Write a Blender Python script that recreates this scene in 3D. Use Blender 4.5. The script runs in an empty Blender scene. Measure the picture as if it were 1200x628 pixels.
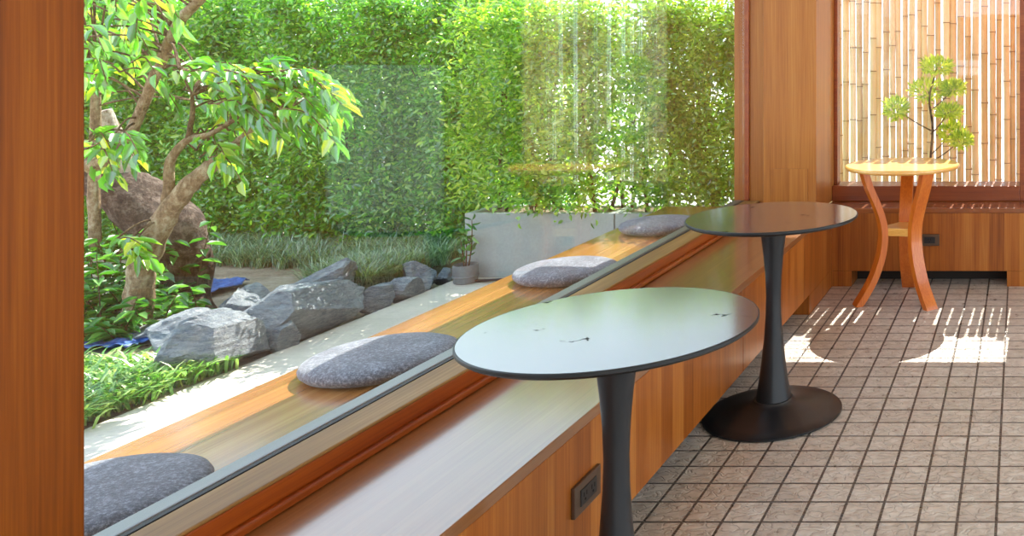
import bpy, bmesh, math, random
import numpy as np
from mathutils import Vector, Matrix, noise

# ------------------------------------------------------------------ camera, light, exposure
S = bpy.context.scene
COL = S.collection
R = math.radians
F, CX, CY, H = 1030.0, 1195.0, 60.0, 1.32          # focal length and principal point in the 1200x628 frame, eye height

cam_d = bpy.data.cameras.new('camera')
cam_d.sensor_width = 36.0
cam_d.lens = 36.0 * F / 1200
cam_d.shift_x = -(CX - 600) / 1200
cam_d.shift_y = -(314 - CY) / 1200
cam_d.clip_start = 0.02
cam = bpy.data.objects.new('camera', cam_d)
cam.location = (0, 0, H)
cam.rotation_euler = (R(90), 0, 0)
COL.objects.link(cam)
S.camera = cam

SUN_DIR = Vector((-0.026, -0.68, -0.72)).normalized()
sun_d = bpy.data.lights.new('sun', 'SUN')
sun_d.energy = 10.0
sun_d.color = (1.0, 0.94, 0.84)
sun_d.angle = R(0.2)
sun = bpy.data.objects.new('sun', sun_d)
sun.rotation_euler = SUN_DIR.to_track_quat('-Z', 'Y').to_euler()
sun.location = (0, 12, 12)
COL.objects.link(sun)

SKY_STRENGTH = 2.4
w = bpy.data.worlds.new('sky')
S.world = w
w.use_nodes = True
nt = w.node_tree
nt.nodes.clear()
_tc = nt.nodes.new('ShaderNodeTexCoord')
_sp = nt.nodes.new('ShaderNodeSeparateXYZ')
_rp = nt.nodes.new('ShaderNodeValToRGB')
_bg = nt.nodes.new('ShaderNodeBackground')
_wo = nt.nodes.new('ShaderNodeOutputWorld')
nt.links.new(_tc.outputs['Generated'], _sp.inputs[0])
nt.links.new(_sp.outputs['Z'], _rp.inputs[0])
nt.links.new(_rp.outputs[0], _bg.inputs[0])
nt.links.new(_bg.outputs[0], _wo.inputs[0])
e = _rp.color_ramp.elements
e[0].position, e[0].color = 0.0, (0.78, 0.90, 1.0, 1)
e[1].position, e[1].color = 1.0, (0.55, 0.70, 0.95, 1)
e2 = _rp.color_ramp.elements.new(0.35)
e2.color = (0.68, 0.85, 1.0, 1)
_bg.inputs[1].default_value = SKY_STRENGTH

S.view_settings.view_transform = 'Standard'
S.view_settings.look = 'None'
S.view_settings.gamma = 1
S.view_settings.use_curve_mapping = False
S.view_settings.exposure = 0.35
S.cycles.use_denoising = True
S.cycles.max_bounces = 12
S.cycles.diffuse_bounces = 6
S.cycles.glossy_bounces = 5
S.cycles.transparent_max_bounces = 24
S.cycles.transmission_bounces = 6
S.cycles.sample_clamp_indirect = 8
S.cycles.caustics_reflective = False
S.cycles.caustics_refractive = False

rng = random.Random(7)


def at(x, y, Y):
    """the world point at depth Y that the photograph shows at pixel x, y"""
    return Vector(((x - CX) / F * Y, Y, H - (y - CY) / F * Y))


# ------------------------------------------------------------------ node helpers and materials
def srgb(r, g, b):
    f = lambda c: c / 12.92 if c <= 0.04045 else ((c + 0.055) / 1.055) ** 2.4
    return (f(r / 255), f(g / 255), f(b / 255), 1)


class NT:
    def __init__(s, name):
        s.m = bpy.data.materials.new(name)
        s.m.use_nodes = True
        s.t = s.m.node_tree
        s.t.nodes.clear()
        s.out = s.t.nodes.new('ShaderNodeOutputMaterial')

    def n(s, kind, **kw):
        x = s.t.nodes.new('ShaderNode' + kind)
        for k, v in kw.items():
            if k.startswith('i_'):
                key = k[2:]
                x.inputs[int(key) if key.isdigit() else key.replace('_', ' ')].default_value = v
            else:
                setattr(x, k, v)
        return x

    def l(s, a, b):
        s.t.links.new(a, b)

    def math(s, op, a, b=None, c=None):
        x = s.n('Math', operation=op)
        for i, v in enumerate((a, b, c)):
            if v is None:
                continue
            if hasattr(v, 'is_linked'):
                s.l(v, x.inputs[i])
            else:
                x.inputs[i].default_value = v
        return x.outputs[0]

    def mix(s, fac, a, b, blend='MIX'):
        x = s.n('MixRGB', blend_type=blend)
        for i, v in enumerate((fac, a, b)):
            if hasattr(v, 'is_linked'):
                s.l(v, x.inputs[i])
            else:
                x.inputs[i].default_value = v
        return x.outputs[0]

    def ramp(s, fac, stops):
        x = s.n('ValToRGB')
        el = x.color_ramp.elements
        while len(el) < len(stops):
            el.new(0.5)
        for q, (p, c) in zip(el, stops):
            q.position, q.color = p, c
        s.l(fac, x.inputs[0])
        return x.outputs[0]

    def noise(s, vec=None, scale=5, detail=3, rough=0.55):
        x = s.n('TexNoise')
        x.inputs['Scale'].default_value = scale
        x.inputs['Detail'].default_value = detail
        x.inputs['Roughness'].default_value = rough
        if vec is not None:
            s.l(vec, x.inputs['Vector'])
        return x.outputs['Fac']

    def mapped(s, vec, scale):
        x = s.n('Mapping')
        x.inputs['Scale'].default_value = scale
        s.l(vec, x.inputs['Vector'])
        return x.outputs[0]

    def obj(s):
        return s.n('TexCoord').outputs['Object']

    def bump(s, height, strength=0.3, dist=0.01):
        x = s.n('Bump')
        x.inputs['Strength'].default_value = strength
        x.inputs['Distance'].default_value = dist
        s.l(height, x.inputs['Height'])
        return x.outputs[0]

    def principled(s, color, rough=0.5, normal=None, **kw):
        p = s.n('BsdfPrincipled')
        for key, v in dict({'Base Color': color, 'Roughness': rough}, **kw).items():
            if hasattr(v, 'is_linked'):
                s.l(v, p.inputs[key])
            else:
                p.inputs[key].default_value = v
        if normal is not None:
            s.l(normal, p.inputs['Normal'])
        s.l(p.outputs[0], s.out.inputs[0])
        return p


def wood(name, dark, mid, light, grain='Z', strip=0.07, rough=0.32, coat=0.3, coat_rough=0.12, spread=1.0, spec=0.5, coat_ior=1.5):
    """veneer: strips of slightly different tone with fine lengthwise grain"""
    t = NT(name)
    o = t.obj()
    sp = t.n('SeparateXYZ')
    t.l(o, sp.inputs[0])
    x, y, z = sp.outputs
    across = {'Z': t.math('ADD', x, y), 'Y': t.math('ADD', x, z), 'X': t.math('ADD', y, z)}[grain]
    cell = t.math('FLOOR', t.math('DIVIDE', across, strip))
    wn = t.n('TexWhiteNoise', noise_dimensions='1D')
    t.l(cell, wn.inputs['W'])
    sc = {'Z': (95, 95, 1.8), 'Y': (95, 1.8, 95), 'X': (1.8, 95, 95)}[grain]
    off = t.n('VectorMath', operation='ADD')
    t.l(o, off.inputs[0])
    t.l(wn.outputs['Color'], off.inputs[1])
    mv = t.mapped(off.outputs[0], sc)
    g1 = t.noise(mv, 1.6, 5, 0.62)
    mv2 = t.mapped(off.outputs[0], tuple(q * 0.16 if q > 10 else q * 0.5 for q in sc))
    g2 = t.noise(mv2, 1.3, 2, 0.5)
    v = t.math('ADD', t.math('MULTIPLY', g1, 0.55), t.math('MULTIPLY', g2, 0.45))
    v = t.math('ADD', v, t.math('MULTIPLY', t.math('SUBTRACT', wn.outputs['Value'], 0.5), 0.22 * spread))
    c = t.ramp(v, [(0.28, dark), (0.5, mid), (0.72, light)])
    t.principled(c, rough, t.bump(g1, 0.06, 0.002), **{'Coat Weight': coat, 'Coat Roughness': coat_rough, 'Specular IOR Level': spec, 'Coat IOR': coat_ior})
    return t.m


M = {}
M['panel'] = wood('teak_veneer', srgb(128, 64, 16), srgb(166, 92, 30), srgb(192, 122, 52), 'Z', 0.085, 0.36, 0.12, spec=0.35)
M['column'] = wood('column_veneer', srgb(154, 88, 30), srgb(178, 110, 44), srgb(196, 132, 60), 'Z', 0.14, 0.36, 0.1, spread=0.5, spec=0.35)
M['pillar'] = wood('pillar_veneer', srgb(104, 48, 2), srgb(138, 70, 6), srgb(164, 94, 18), 'Z', 0.2, 0.42, 0.0, spread=0.35, spec=0.25)
M['rail'] = wood('rail_wood', srgb(128, 48, 4), srgb(156, 70, 10), srgb(178, 94, 22), 'Y', 0.5, 0.34, 0.12, spread=0.3)
M['cap'] = wood('sill_cap_wood', srgb(120, 80, 36), srgb(152, 110, 58), srgb(188, 150, 96), 'Y', 0.5, 0.45, 0.0, spread=0.2, spec=0.35)
M['seat'] = wood('bench_top_veneer', srgb(128, 76, 38), srgb(142, 90, 48), srgb(156, 104, 60), 'Y', 0.09, 0.3, 1.0, 0.14, spread=0.4, spec=0.3, coat_ior=1.8)
M['ledge'] = wood('ledge_veneer', srgb(120, 58, 22), srgb(150, 82, 36), srgb(172, 104, 54), 'X', 0.09, 0.24, 0.6, spread=0.5)
M['deck'] = wood('deck_wood', srgb(128, 74, 34), srgb(168, 108, 54), srgb(198, 144, 86), 'Y', 0.105, 0.26, 0.7, 0.14)
M['header'] = wood('header_wood', srgb(120, 52, 14), srgb(146, 70, 24), srgb(164, 88, 36), 'X', 0.3, 0.36, 0.2, spread=0.3)
M['table_wood'] = wood('table_leg_wood', srgb(188, 86, 18), srgb(212, 110, 30), srgb(228, 138, 50), 'Z', 0.4, 0.3, 0.35, spread=0.2)
M['table_top'] = wood('table_top_wood', srgb(220, 150, 64), srgb(236, 176, 88), srgb(246, 202, 124), 'X', 0.06, 0.3, 0.4, spread=0.5)

t = NT('black_laminate')
o = t.obj()
sc = t.noise(t.mapped(o, (26, 26, 26)), 1.0, 6, 0.7)
big = t.noise(o, 3.1, 2)
spots = t.math('MULTIPLY', t.math('GREATER_THAN', sc, 0.625), t.math('GREATER_THAN', big, 0.58))
haze = t.noise(o, 6, 4)
c = t.mix(spots, srgb(58, 62, 68), srgb(20, 20, 20))
rg = t.math('ADD', t.math('MULTIPLY', haze, 0.08), 0.15)
rg = t.math('ADD', rg, t.math('MULTIPLY', spots, 0.5))
t.principled(c, rg, **{'Specular IOR Level': t.math('MULTIPLY', t.math('SUBTRACT', 1.0, spots), 0.7), 'Coat Weight': t.math('SUBTRACT', 1.0, t.math('MULTIPLY', spots, 0.85)), 'Coat Roughness': 0.12, 'Coat IOR': 1.6})
M['laminate'] = t.m

t = NT('black_metal')
t.principled(srgb(34, 34, 36), 0.34, t.bump(t.noise(t.obj(), 220, 2), 0.05, 0.001), **{'Specular IOR Level': 0.5})
M['black_metal'] = t.m
t = NT('edge_black'); t.principled(srgb(26, 27, 28), 0.45); M['edge'] = t.m
t = NT('grey_metal'); t.principled(srgb(138, 138, 138), 0.38, Metallic=0.6); M['alu'] = t.m
t = NT('black_rubber'); t.principled(srgb(40, 40, 42), 0.6); M['gasket'] = t.m
t = NT('bronze'); t.principled(srgb(104, 84, 68), 0.35, Metallic=0.55); M['bronze'] = t.m
t = NT('dark_plastic'); t.principled(srgb(36, 34, 33), 0.4); M['plastic'] = t.m
t = NT('hole'); t.principled(srgb(6, 6, 6), 0.8); M['hole'] = t.m
t = NT('dark_void'); t.principled(srgb(48, 38, 30), 0.8); M['toe'] = t.m
t = NT('plaster'); t.principled(srgb(226, 220, 208), 0.8, t.bump(t.noise(t.obj(), 60), 0.1, 0.003)); M['plaster'] = t.m

# felt cushion
t = NT('grey_felt')
o = t.obj()
n1 = t.noise(t.mapped(o, (130, 130, 130)), 1.0, 3, 0.85)
n2 = t.noise(o, 14, 3)
c = t.ramp(t.math('ADD', t.math('MULTIPLY', n1, 0.75), t.math('MULTIPLY', n2, 0.25)), [(0.3, srgb(60, 64, 72)), (0.5, srgb(104, 109, 118)), (0.66, srgb(168, 173, 182))])
t.principled(c, 0.95, t.bump(n1, 0.6, 0.004), **{'Sheen Weight': 0.3, 'Specular IOR Level': 0.1})
M['felt'] = t.m

# paving of square stone tiles
t = NT('stone_tiles')
o = t.obj()
mp = t.n('Mapping'); mp.inputs['Location'].default_value = (0.066 + 0.11 * 60, -2.465 + 0.11 * 60, 0)
t.l(o, mp.inputs[0])
br = t.n('TexBrick', offset=0.0, squash=1.0)
for k, v in (('Scale', 1.0), ('Mortar Size', 0.0045), ('Mortar Smooth', 0.25), ('Brick Width', 0.11), ('Row Height', 0.11), ('Bias', 0.0)):
    br.inputs[k].default_value = v
br.inputs['Color1'].default_value = (0, 0, 0, 1)
br.inputs['Color2'].default_value = (1, 1, 1, 1)
br.inputs['Mortar'].default_value = (0.5, 0.5, 0.5, 1)
t.l(mp.outputs[0], br.inputs[0])
rough1 = t.noise(o, 26, 4, 0.5)
ridg = t.n('TexVoronoi', feature='DISTANCE_TO_EDGE'); ridg.inputs['Scale'].default_value = 17
wv = t.n('VectorMath', operation='ADD'); t.l(t.mapped(o, (1, 2.2, 1)), wv.inputs[0])
nz = t.n('TexNoise'); nz.inputs['Scale'].default_value = 20; t.l(o, nz.inputs[0])
sc_ = t.n('VectorMath', operation='SCALE'); sc_.inputs['Scale'].default_value = 0.12; t.l(nz.outputs['Color'], sc_.inputs[0])
t.l(sc_.outputs[0], wv.inputs[1]); t.l(wv.outputs[0], ridg.inputs['Vector'])
tone = t.math('ADD', t.math('MULTIPLY', br.outputs['Color'], 0.16), t.math('MULTIPLY', rough1, 0.84))
stone = t.ramp(tone, [(0.2, srgb(174, 158, 144)), (0.5, srgb(202, 188, 174)), (0.8, srgb(226, 216, 204))])
col = t.mix(br.outputs['Fac'], stone, srgb(84, 75, 67))
hgt = t.math('ADD', t.math('MULTIPLY', t.math('SUBTRACT', 1.0, br.outputs['Fac']), 0.75),
             t.math('ADD', t.math('MULTIPLY', rough1, 0.5), t.math('MULTIPLY', t.math('MINIMUM', ridg.outputs['Distance'], 0.12), 2.2)))
rgh = t.math('ADD', 0.22, t.math('MULTIPLY', rough1, 0.16))
t.principled(col, rgh, t.bump(hgt, 0.75, 0.009), **{'Specular IOR Level': 0.85})
M['tiles'] = t.m

# concrete
def concrete(name, a, b, sc=3.0, rough=0.85):
    t = NT(name)
    o = t.obj()
    v = t.math('ADD', t.math('MULTIPLY', t.noise(o, sc, 5, 0.6), 0.7), t.math('MULTIPLY', t.noise(o, 70, 3), 0.3))
    t.principled(t.ramp(v, [(0.3, a), (0.7, b)]), rough, t.bump(t.noise(o, 90, 4), 0.15, 0.004))
    return t.m
M['path'] = concrete('path_concrete', srgb(190, 182, 168), srgb(224, 216, 202))
M['planter'] = concrete('planter_concrete', srgb(158, 164, 164), srgb(196, 200, 198), 2.2)
M['street'] = concrete('street_paving', srgb(206, 202, 194), srgb(230, 226, 218), 0.6)
M['pot'] = concrete('pot_glaze', srgb(112, 116, 118), srgb(140, 144, 146), 9, 0.5)

t = NT('garden_soil')
o = t.obj()
v = t.math('ADD', t.math('MULTIPLY', t.noise(o, 4, 5, 0.7), 0.6), t.math('MULTIPLY', t.noise(o, 60, 4, 0.7), 0.4))
t.principled(t.ramp(v, [(0.32, srgb(96, 80, 62)), (0.5, srgb(150, 134, 112)), (0.7, srgb(190, 176, 156))]), 0.95, t.bump(v, 0.8, 0.03))
M['soil'] = t.m

t = NT('garden_rock')
o = t.obj()
n1 = t.noise(o, 5, 6, 0.7)
n2 = t.noise(t.mapped(o, (7, 7, 30)), 2.2, 6, 0.8)
vein = t.math('ABSOLUTE', t.math('SUBTRACT', t.noise(t.mapped(o, (3, 5, 9)), 1.6, 4, 0.6), 0.5))
vein = t.math('LESS_THAN', vein, 0.012)
c = t.ramp(t.math('ADD', t.math('MULTIPLY', n1, 0.5), t.math('MULTIPLY', n2, 0.5)), [(0.3, srgb(88, 98, 112)), (0.45, srgb(136, 146, 158)), (0.56, srgb(178, 186, 194)), (0.68, srgb(226, 228, 230))])
c = t.mix(t.math('MULTIPLY', vein, 0.22), c, srgb(222, 222, 222))
t.principled(c, 0.75, t.bump(t.math('ADD', t.math('MULTIPLY', n1, 1.4), t.math('ADD', n2, t.math('MULTIPLY', t.noise(o, 34, 5, 0.75), 0.8))), 1.0, 0.035))
M['rock'] = t.m

def bark(name, a, b, c_, scale=(18, 18, 5)):
    t = NT(name)
    o = t.obj()
    v = t.math('ADD', t.math('MULTIPLY', t.noise(t.mapped(o, scale), 1.5, 5, 0.7), 0.6), t.math('MULTIPLY', t.noise(o, 52, 5, 0.75), 0.4))
    t.principled(t.ramp(v, [(0.41, a), (0.5, b), (0.59, c_)]), 0.9, t.bump(v, 1.0, 0.04))
    return t.m
M['bark'] = bark('pale_bark', srgb(128, 104, 80), srgb(168, 140, 110), srgb(204, 184, 156))
M['old_bark'] = bark('old_brown_bark', srgb(48, 38, 32), srgb(88, 72, 62), srgb(136, 118, 106), (9, 9, 9))
M['twig'] = bark('twig_bark', srgb(74, 58, 40), srgb(112, 90, 66), srgb(150, 128, 98))
M['cut_wood'] = bark('cut_limb_wood', srgb(150, 124, 104), srgb(204, 186, 168), srgb(236, 226, 212))


def leaf(name, stops, trans=0.5, gloss=0.12, rough=0.35):
    """leaves: a tone for each leaf, light passing through"""
    t = NT(name)
    g = t.n('NewGeometry')
    c = t.ramp(g.outputs['Random Per Island'], stops)
    d = t.n('BsdfDiffuse'); t.l(c, d.inputs[0])
    tr = t.n('BsdfTranslucent')
    t.l(t.mix(1.0, c, (1.45, 1.55, 0.6, 1), 'MULTIPLY'), tr.inputs[0])
    m1 = t.n('MixShader'); m1.inputs[0].default_value = trans
    t.l(d.outputs[0], m1.inputs[1]); t.l(tr.outputs[0], m1.inputs[2])
    gl = t.n('BsdfGlossy'); gl.inputs['Roughness'].default_value = rough
    m2 = t.n('MixShader'); m2.inputs[0].default_value = gloss
    t.l(m1.outputs[0], m2.inputs[1]); t.l(gl.outputs[0], m2.inputs[2])
    t.l(m2.outputs[0], t.out.inputs[0])
    return t.m
M['hedge_leaf'] = leaf('hedge_leaf', [(0.0, srgb(62, 128, 52)), (0.4, srgb(96, 168, 66)), (0.75, srgb(132, 200, 78)), (1.0, srgb(196, 226, 100))], 0.55, 0.12)
M['hedge_leaf_light'] = leaf('hedge_leaf_yellow', [(0.0, srgb(84, 140, 50)), (0.4, srgb(128, 184, 66)), (0.75, srgb(170, 210, 86)), (1.0, srgb(222, 232, 120))], 0.55, 0.12)
M['tree_leaf'] = leaf('tree_leaf', [(0.0, srgb(60, 136, 50)), (0.45, srgb(104, 182, 60)), (0.8, srgb(160, 214, 70)), (1.0, srgb(236, 236, 70))], 0.6, 0.16, 0.3)
M['fern_leaf'] = leaf('undergrowth_leaf', [(0.0, srgb(50, 106, 46)), (0.5, srgb(80, 146, 66)), (1.0, srgb(130, 186, 100))], 0.4, 0.10)
M['liriope'] = leaf('bright_grass_blade', [(0.0, srgb(70, 132, 60)), (0.5, srgb(130, 184, 84)), (1.0, srgb(216, 232, 150))], 0.35, 0.10)
M['mondo'] = leaf('dark_grass_blade', [(0.0, srgb(84, 116, 88)), (0.5, srgb(128, 158, 126)), (1.0, srgb(186, 204, 172))], 0.35, 0.10)
M['topiary'] = leaf('topiary_leaf', [(0.0, srgb(140, 172, 44)), (0.5, srgb(204, 218, 74)), (1.0, srgb(240, 242, 124))], 0.55, 0.08)

t = NT('bamboo_cane')
o = t.obj()
g = t.n('ObjectInfo')
off = t.n('VectorMath', operation='ADD'); t.l(o, off.inputs[0])
cmb = t.n('CombineXYZ'); t.l(t.math('MULTIPLY', g.outputs['Random'], 37.0), cmb.inputs[0]); t.l(t.math('MULTIPLY', g.outputs['Random'], 91.0), cmb.inputs[2])
t.l(cmb.outputs[0], off.inputs[1])
n1 = t.noise(t.mapped(off.outputs[0], (30, 30, 1.5)), 1.0, 4, 0.6)
n2 = t.noise(t.mapped(off.outputs[0], (1, 1, 1)), 3.0, 3, 0.6)
v = t.math('ADD', t.math('MULTIPLY', n1, 0.45), t.math('ADD', t.math('MULTIPLY', n2, 0.3), t.math('MULTIPLY', g.outputs['Random'], 0.3)))
c = t.ramp(v, [(0.3, srgb(192, 164, 114)), (0.5, srgb(232, 208, 160)), (0.72, srgb(248, 236, 202))])
p = t.principled(c, 0.4, t.bump(n1, 0.2, 0.003), **{'Coat Weight': 0.15})
tr = t.n('BsdfTranslucent'); t.l(c, tr.inputs[0])
mx = t.n('MixShader'); mx.inputs[0].default_value = 0.12
t.l(p.outputs[0], mx.inputs[1]); t.l(tr.outputs[0], mx.inputs[2]); t.l(mx.outputs[0], t.out.inputs[0])
M['cane'] = t.m
t = NT('bamboo_node'); t.principled(srgb(128, 94, 62), 0.6); M['node'] = t.m
t = NT('blue_tarp')
v = t.noise(t.obj(), 40, 4); t.principled(t.ramp(v, [(0.35, srgb(36, 62, 128)), (0.65, srgb(86, 122, 196))]), 0.5); M['tarp'] = t.m

t = NT('clear_glass')
g = t.n('NewGeometry')
ior = t.math('ADD', t.math('MULTIPLY', g.outputs['Backfacing'], 1 / 1.62 - 1.62), 1.62)
fr = t.n('Fresnel'); t.l(ior, fr.inputs[0])
tp = t.n('BsdfTransparent'); tp.inputs[0].default_value = (0.98, 0.985, 0.98, 1)
gl = t.n('BsdfGlossy'); gl.inputs['Roughness'].default_value = 0.0
mx = t.n('MixShader')
t.l(fr.outputs[0], mx.inputs[0]); t.l(tp.outputs[0], mx.inputs[1]); t.l(gl.outputs[0], mx.inputs[2]); t.l(mx.outputs[0], t.out.inputs[0])
M['glass'] = t.m


# ------------------------------------------------------------------ mesh helpers
def link(name, mesh, parent=None):
    ob = bpy.data.objects.new(name, mesh)
    COL.objects.link(ob)
    if parent is not None:
        ob.parent = parent
    return ob


def from_bm(name, bm, mat, parent=None, smooth=False, bevel=0.0, angle=40):
    me = bpy.data.meshes.new(name)
    bmesh.ops.recalc_face_normals(bm, faces=bm.faces)
    bm.to_mesh(me)
    bm.free()
    me.materials.append(mat)
    if smooth:
        me.polygons.foreach_set('use_smooth', [True] * len(me.polygons))
        if angle:
            me.set_sharp_from_angle(angle=R(angle))
    ob = link(name, me, parent)
    if bevel:
        b = ob.modifiers.new('edge', 'BEVEL')
        b.width, b.segments, b.limit_method, b.angle_limit = bevel, 2, 'ANGLE', R(40)
    return ob


def add_box(bm, lo, hi):
    v = [bm.verts.new((x, y, z)) for x in (lo[0], hi[0]) for y in (lo[1], hi[1]) for z in (lo[2], hi[2])]
    for f in ((0, 1, 3, 2), (4, 6, 7, 5), (0, 4, 5, 1), (2, 3, 7, 6), (0, 2, 6, 4), (1, 5, 7, 3)):
        bm.faces.new([v[i] for i in f])


def box(name, lo, hi, mat, parent=None, bevel=0.003):
    bm = bmesh.new()
    add_box(bm, lo, hi)
    return from_bm(name, bm, mat, parent, bevel=bevel)


def boxes(name, lst, mat, parent=None, bevel=0.003):
    bm = bmesh.new()
    for lo, hi in lst:
        add_box(bm, lo, hi)
    return from_bm(name, bm, mat, parent, bevel=bevel)


def add_lathe(bm, prof, seg=64, loc=(0, 0, 0)):
    rings = []
    for r, z in prof:
        if r < 1e-6:
            rings.append([bm.verts.new((loc[0], loc[1], loc[2] + z))])
        else:
            rings.append([bm.verts.new((loc[0] + r * math.cos(2 * math.pi * k / seg), loc[1] + r * math.sin(2 * math.pi * k / seg), loc[2] + z)) for k in range(seg)])
    for a, b in zip(rings, rings[1:]):
        for k in range(seg):
            k2 = (k + 1) % seg
            if len(a) == 1 and len(b) > 1:
                bm.faces.new((a[0], b[k], b[k2]))
            elif len(b) == 1 and len(a) > 1:
                bm.faces.new((a[k], b[0], a[k2]))
            elif len(a) > 1:
                bm.faces.new((a[k], b[k], b[k2], a[k2]))


def lathe(name, prof, mat, parent=None, seg=64, loc=(0, 0, 0), angle=35):
    bm = bmesh.new()
    add_lathe(bm, prof, seg, loc)
    return from_bm(name, bm, mat, parent, smooth=True, angle=angle)


def smooth_path(pts, n=4):
    """Catmull-Rom through (Vector, radius) pairs"""
    out = []
    P = [pts[0]] + list(pts) + [pts[-1]]
    for i in range(1, len(P) - 2):
        for k in range(n):
            u = k / n
            q = []
            for c in range(4):
                a, b, c1, d = (list(P[j][0]) + [P[j][1]] for j in (i - 1, i, i + 1, i + 2))
                q.append(0.5 * (2 * b[c] + (c1[c] - a[c]) * u + (2 * a[c] - 5 * b[c] + 4 * c1[c] - d[c]) * u * u + (3 * b[c] - a[c] - 3 * c1[c] + d[c]) * u ** 3))
            out.append((Vector(q[:3]), q[3]))
    out.append((Vector(pts[-1][0]), pts[-1][1]))
    return out


def add_tube(bm, pts, seg=10, rough=0.0, seed=0, close=True):
    rings = []
    up = Vector((0.31, 0.2, 0.93))
    n = len(pts)
    for i, (p, r) in enumerate(pts):
        d = (pts[min(i + 1, n - 1)][0] - pts[max(i - 1, 0)][0])
        d = d.normalized() if d.length > 1e-9 else Vector((0, 0, 1))
        u = d.cross(Vector((0.9, 0.35, 0.11)))
        if u.length < 0.2:
            u = d.cross(Vector((0.1, 0.9, 0.2)))
        u.normalize()
        v = d.cross(u)
        ring = []
        for k in range(seg):
            a = 2 * math.pi * k / seg
            q = p + (u * math.cos(a) + v * math.sin(a)) * r
            if rough:
                q += (q - p) * rough * noise.noise(q * (2.2 / max(r, 0.02) * 0.35) + Vector((seed, 0, 0)))
            ring.append(bm.verts.new(q))
        rings.append(ring)
    for a, b in zip(rings, rings[1:]):
        for k in range(seg):
            bm.faces.new((a[k], a[(k + 1) % seg], b[(k + 1) % seg], b[k]))
    if close:
        bm.faces.new(rings[0][::-1])
        bm.faces.new(rings[-1])


def tube(name, pts, mat, parent=None, seg=10, rough=0.0, seed=0, n=4):
    bm = bmesh.new()
    add_tube(bm, smooth_path(pts, n) if n > 1 else pts, seg, rough, seed)
    return from_bm(name, bm, mat, parent, smooth=True, angle=60)


def thing(name, label, cat, loc=(0, 0, 0), rz=0.0, group=None):
    ob = bpy.data.objects.new(name, None)
    ob.empty_display_size = 0.1
    COL.objects.link(ob)
    ob.location = loc
    ob.rotation_euler = (0, 0, rz)
    return tag(ob, label, cat, group)


def tag(ob, label, cat, group=None, kind=None):
    ob['label'] = label
    ob['category'] = cat
    if group:
        ob['group'] = group
    if kind:
        ob['kind'] = kind
    return ob


def struct(ob, label=None):
    ob['kind'] = 'structure'
    if label:
        ob['label'] = label
    return ob


def origin_to(ob, p):
    """moves a mesh object's origin to p"""
    ob.data.transform(Matrix.Translation(-Vector(p)))
    ob.location = p
    return ob


def leaves_mesh(name, P, D, N, L, W, mat, curl=0.25, parent=None, fold=0.25):
    """one mesh of leaves: base points P, directions D, normals N, lengths L, half widths W"""
    P, D, N = (np.asarray(a, float) for a in (P, D, N))
    L, W = np.asarray(L, float)[:, None], np.asarray(W, float)[:, None]
    D /= np.linalg.norm(D, axis=1, keepdims=True) + 1e-9
    Sd = np.cross(D, N)
    Sd /= np.linalg.norm(Sd, axis=1, keepdims=True) + 1e-9
    Nn = np.cross(Sd, D)
    up = Nn * W * fold * 2
    v = np.stack([P,
                  P + D * L * 0.32 + Sd * W + up, P + D * L * 0.68 + Sd * W * 0.8 + up - Nn * L * curl * 0.3,
                  P + D * L - Nn * L * curl,
                  P + D * L * 0.68 - Sd * W * 0.8 + up - Nn * L * curl * 0.3, P + D * L * 0.32 - Sd * W + up], 1)
    n = len(P)
    base = (np.arange(n) * 6)[:, None]
    f = np.concatenate([base + np.array([[0, 1, 2, 3]]), base + np.array([[0, 3, 4, 5]])], 1).reshape(-1, 4)
    me = bpy.data.meshes.new(name)
    me.vertices.add(n * 6)
    me.vertices.foreach_set('co', v.reshape(-1))
    me.loops.add(len(f) * 4)
    me.loops.foreach_set('vertex_index', f.reshape(-1).astype(np.int32))
    me.polygons.add(len(f))
    me.polygons.foreach_set('loop_start', (np.arange(len(f)) * 4).astype(np.int32))
    me.update(calc_edges=True)
    me.materials.append(mat)
    me.polygons.foreach_set('use_smooth', [True] * len(f))
    return link(name, me, parent) if parent is not False else me


def blades_mesh(name, P, A, L, W, bend, mat, parent=None):
    """one mesh of arching grass blades"""
    P = np.asarray(P, float)
    n = len(P)
    A, L, W, B = (np.asarray(q, float)[:, None] for q in (A, L, W, bend))
    d = np.concatenate([np.cos(A), np.sin(A), np.zeros_like(A)], 1)
    s = np.concatenate([-np.sin(A), np.cos(A), np.zeros_like(A)], 1)
    z = np.array([[0, 0, 1.0]])
    rows = []
    for u, ww in ((0, 0.7), (0.35, 1.0), (0.7, 0.8)):
        c = P + d * L * B * u ** 1.6 + z * L * (u - B * 0.62 * u ** 2.4)
        rows += [c - s * W * ww, c + s * W * ww]
    rows.append(P + d * L * B + z * L * (1 - B * 0.62))
    v = np.stack(rows, 1)
    base = (np.arange(n) * 7)[:, None]
    q = np.concatenate([base + np.array([[0, 1, 3, 2]]), base + np.array([[2, 3, 5, 4]])], 1).reshape(-1, 4)
    tr = base + np.array([[4, 5, 6]])
    me = bpy.data.meshes.new(name)
    me.vertices.add(n * 7)
    me.vertices.foreach_set('co', v.reshape(-1))
    me.loops.add(len(q) * 4 + len(tr) * 3)
    me.loops.foreach_set('vertex_index', np.concatenate([q.reshape(-1), tr.reshape(-1)]).astype(np.int32))
    me.polygons.add(len(q) + len(tr))
    me.polygons.foreach_set('loop_start', np.concatenate([np.arange(len(q)) * 4, len(q) * 4 + np.arange(len(tr)) * 3]).astype(np.int32))
    me.update(calc_edges=True)
    me.materials.append(mat)
    return link(name, me, parent)


# ------------------------------------------------------------------ the setting
# dimensions of the room
SEAT, FRONT, INNER = 0.44, -1.0525, -1.42       # bench top height, bench front, foot of the window rail
GLASS, RAIL = -1.508, 0.505                     # glass plane and top of the window rail
FARB, FARW = 4.93, 5.15                         # front of the far bench, far wall

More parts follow.
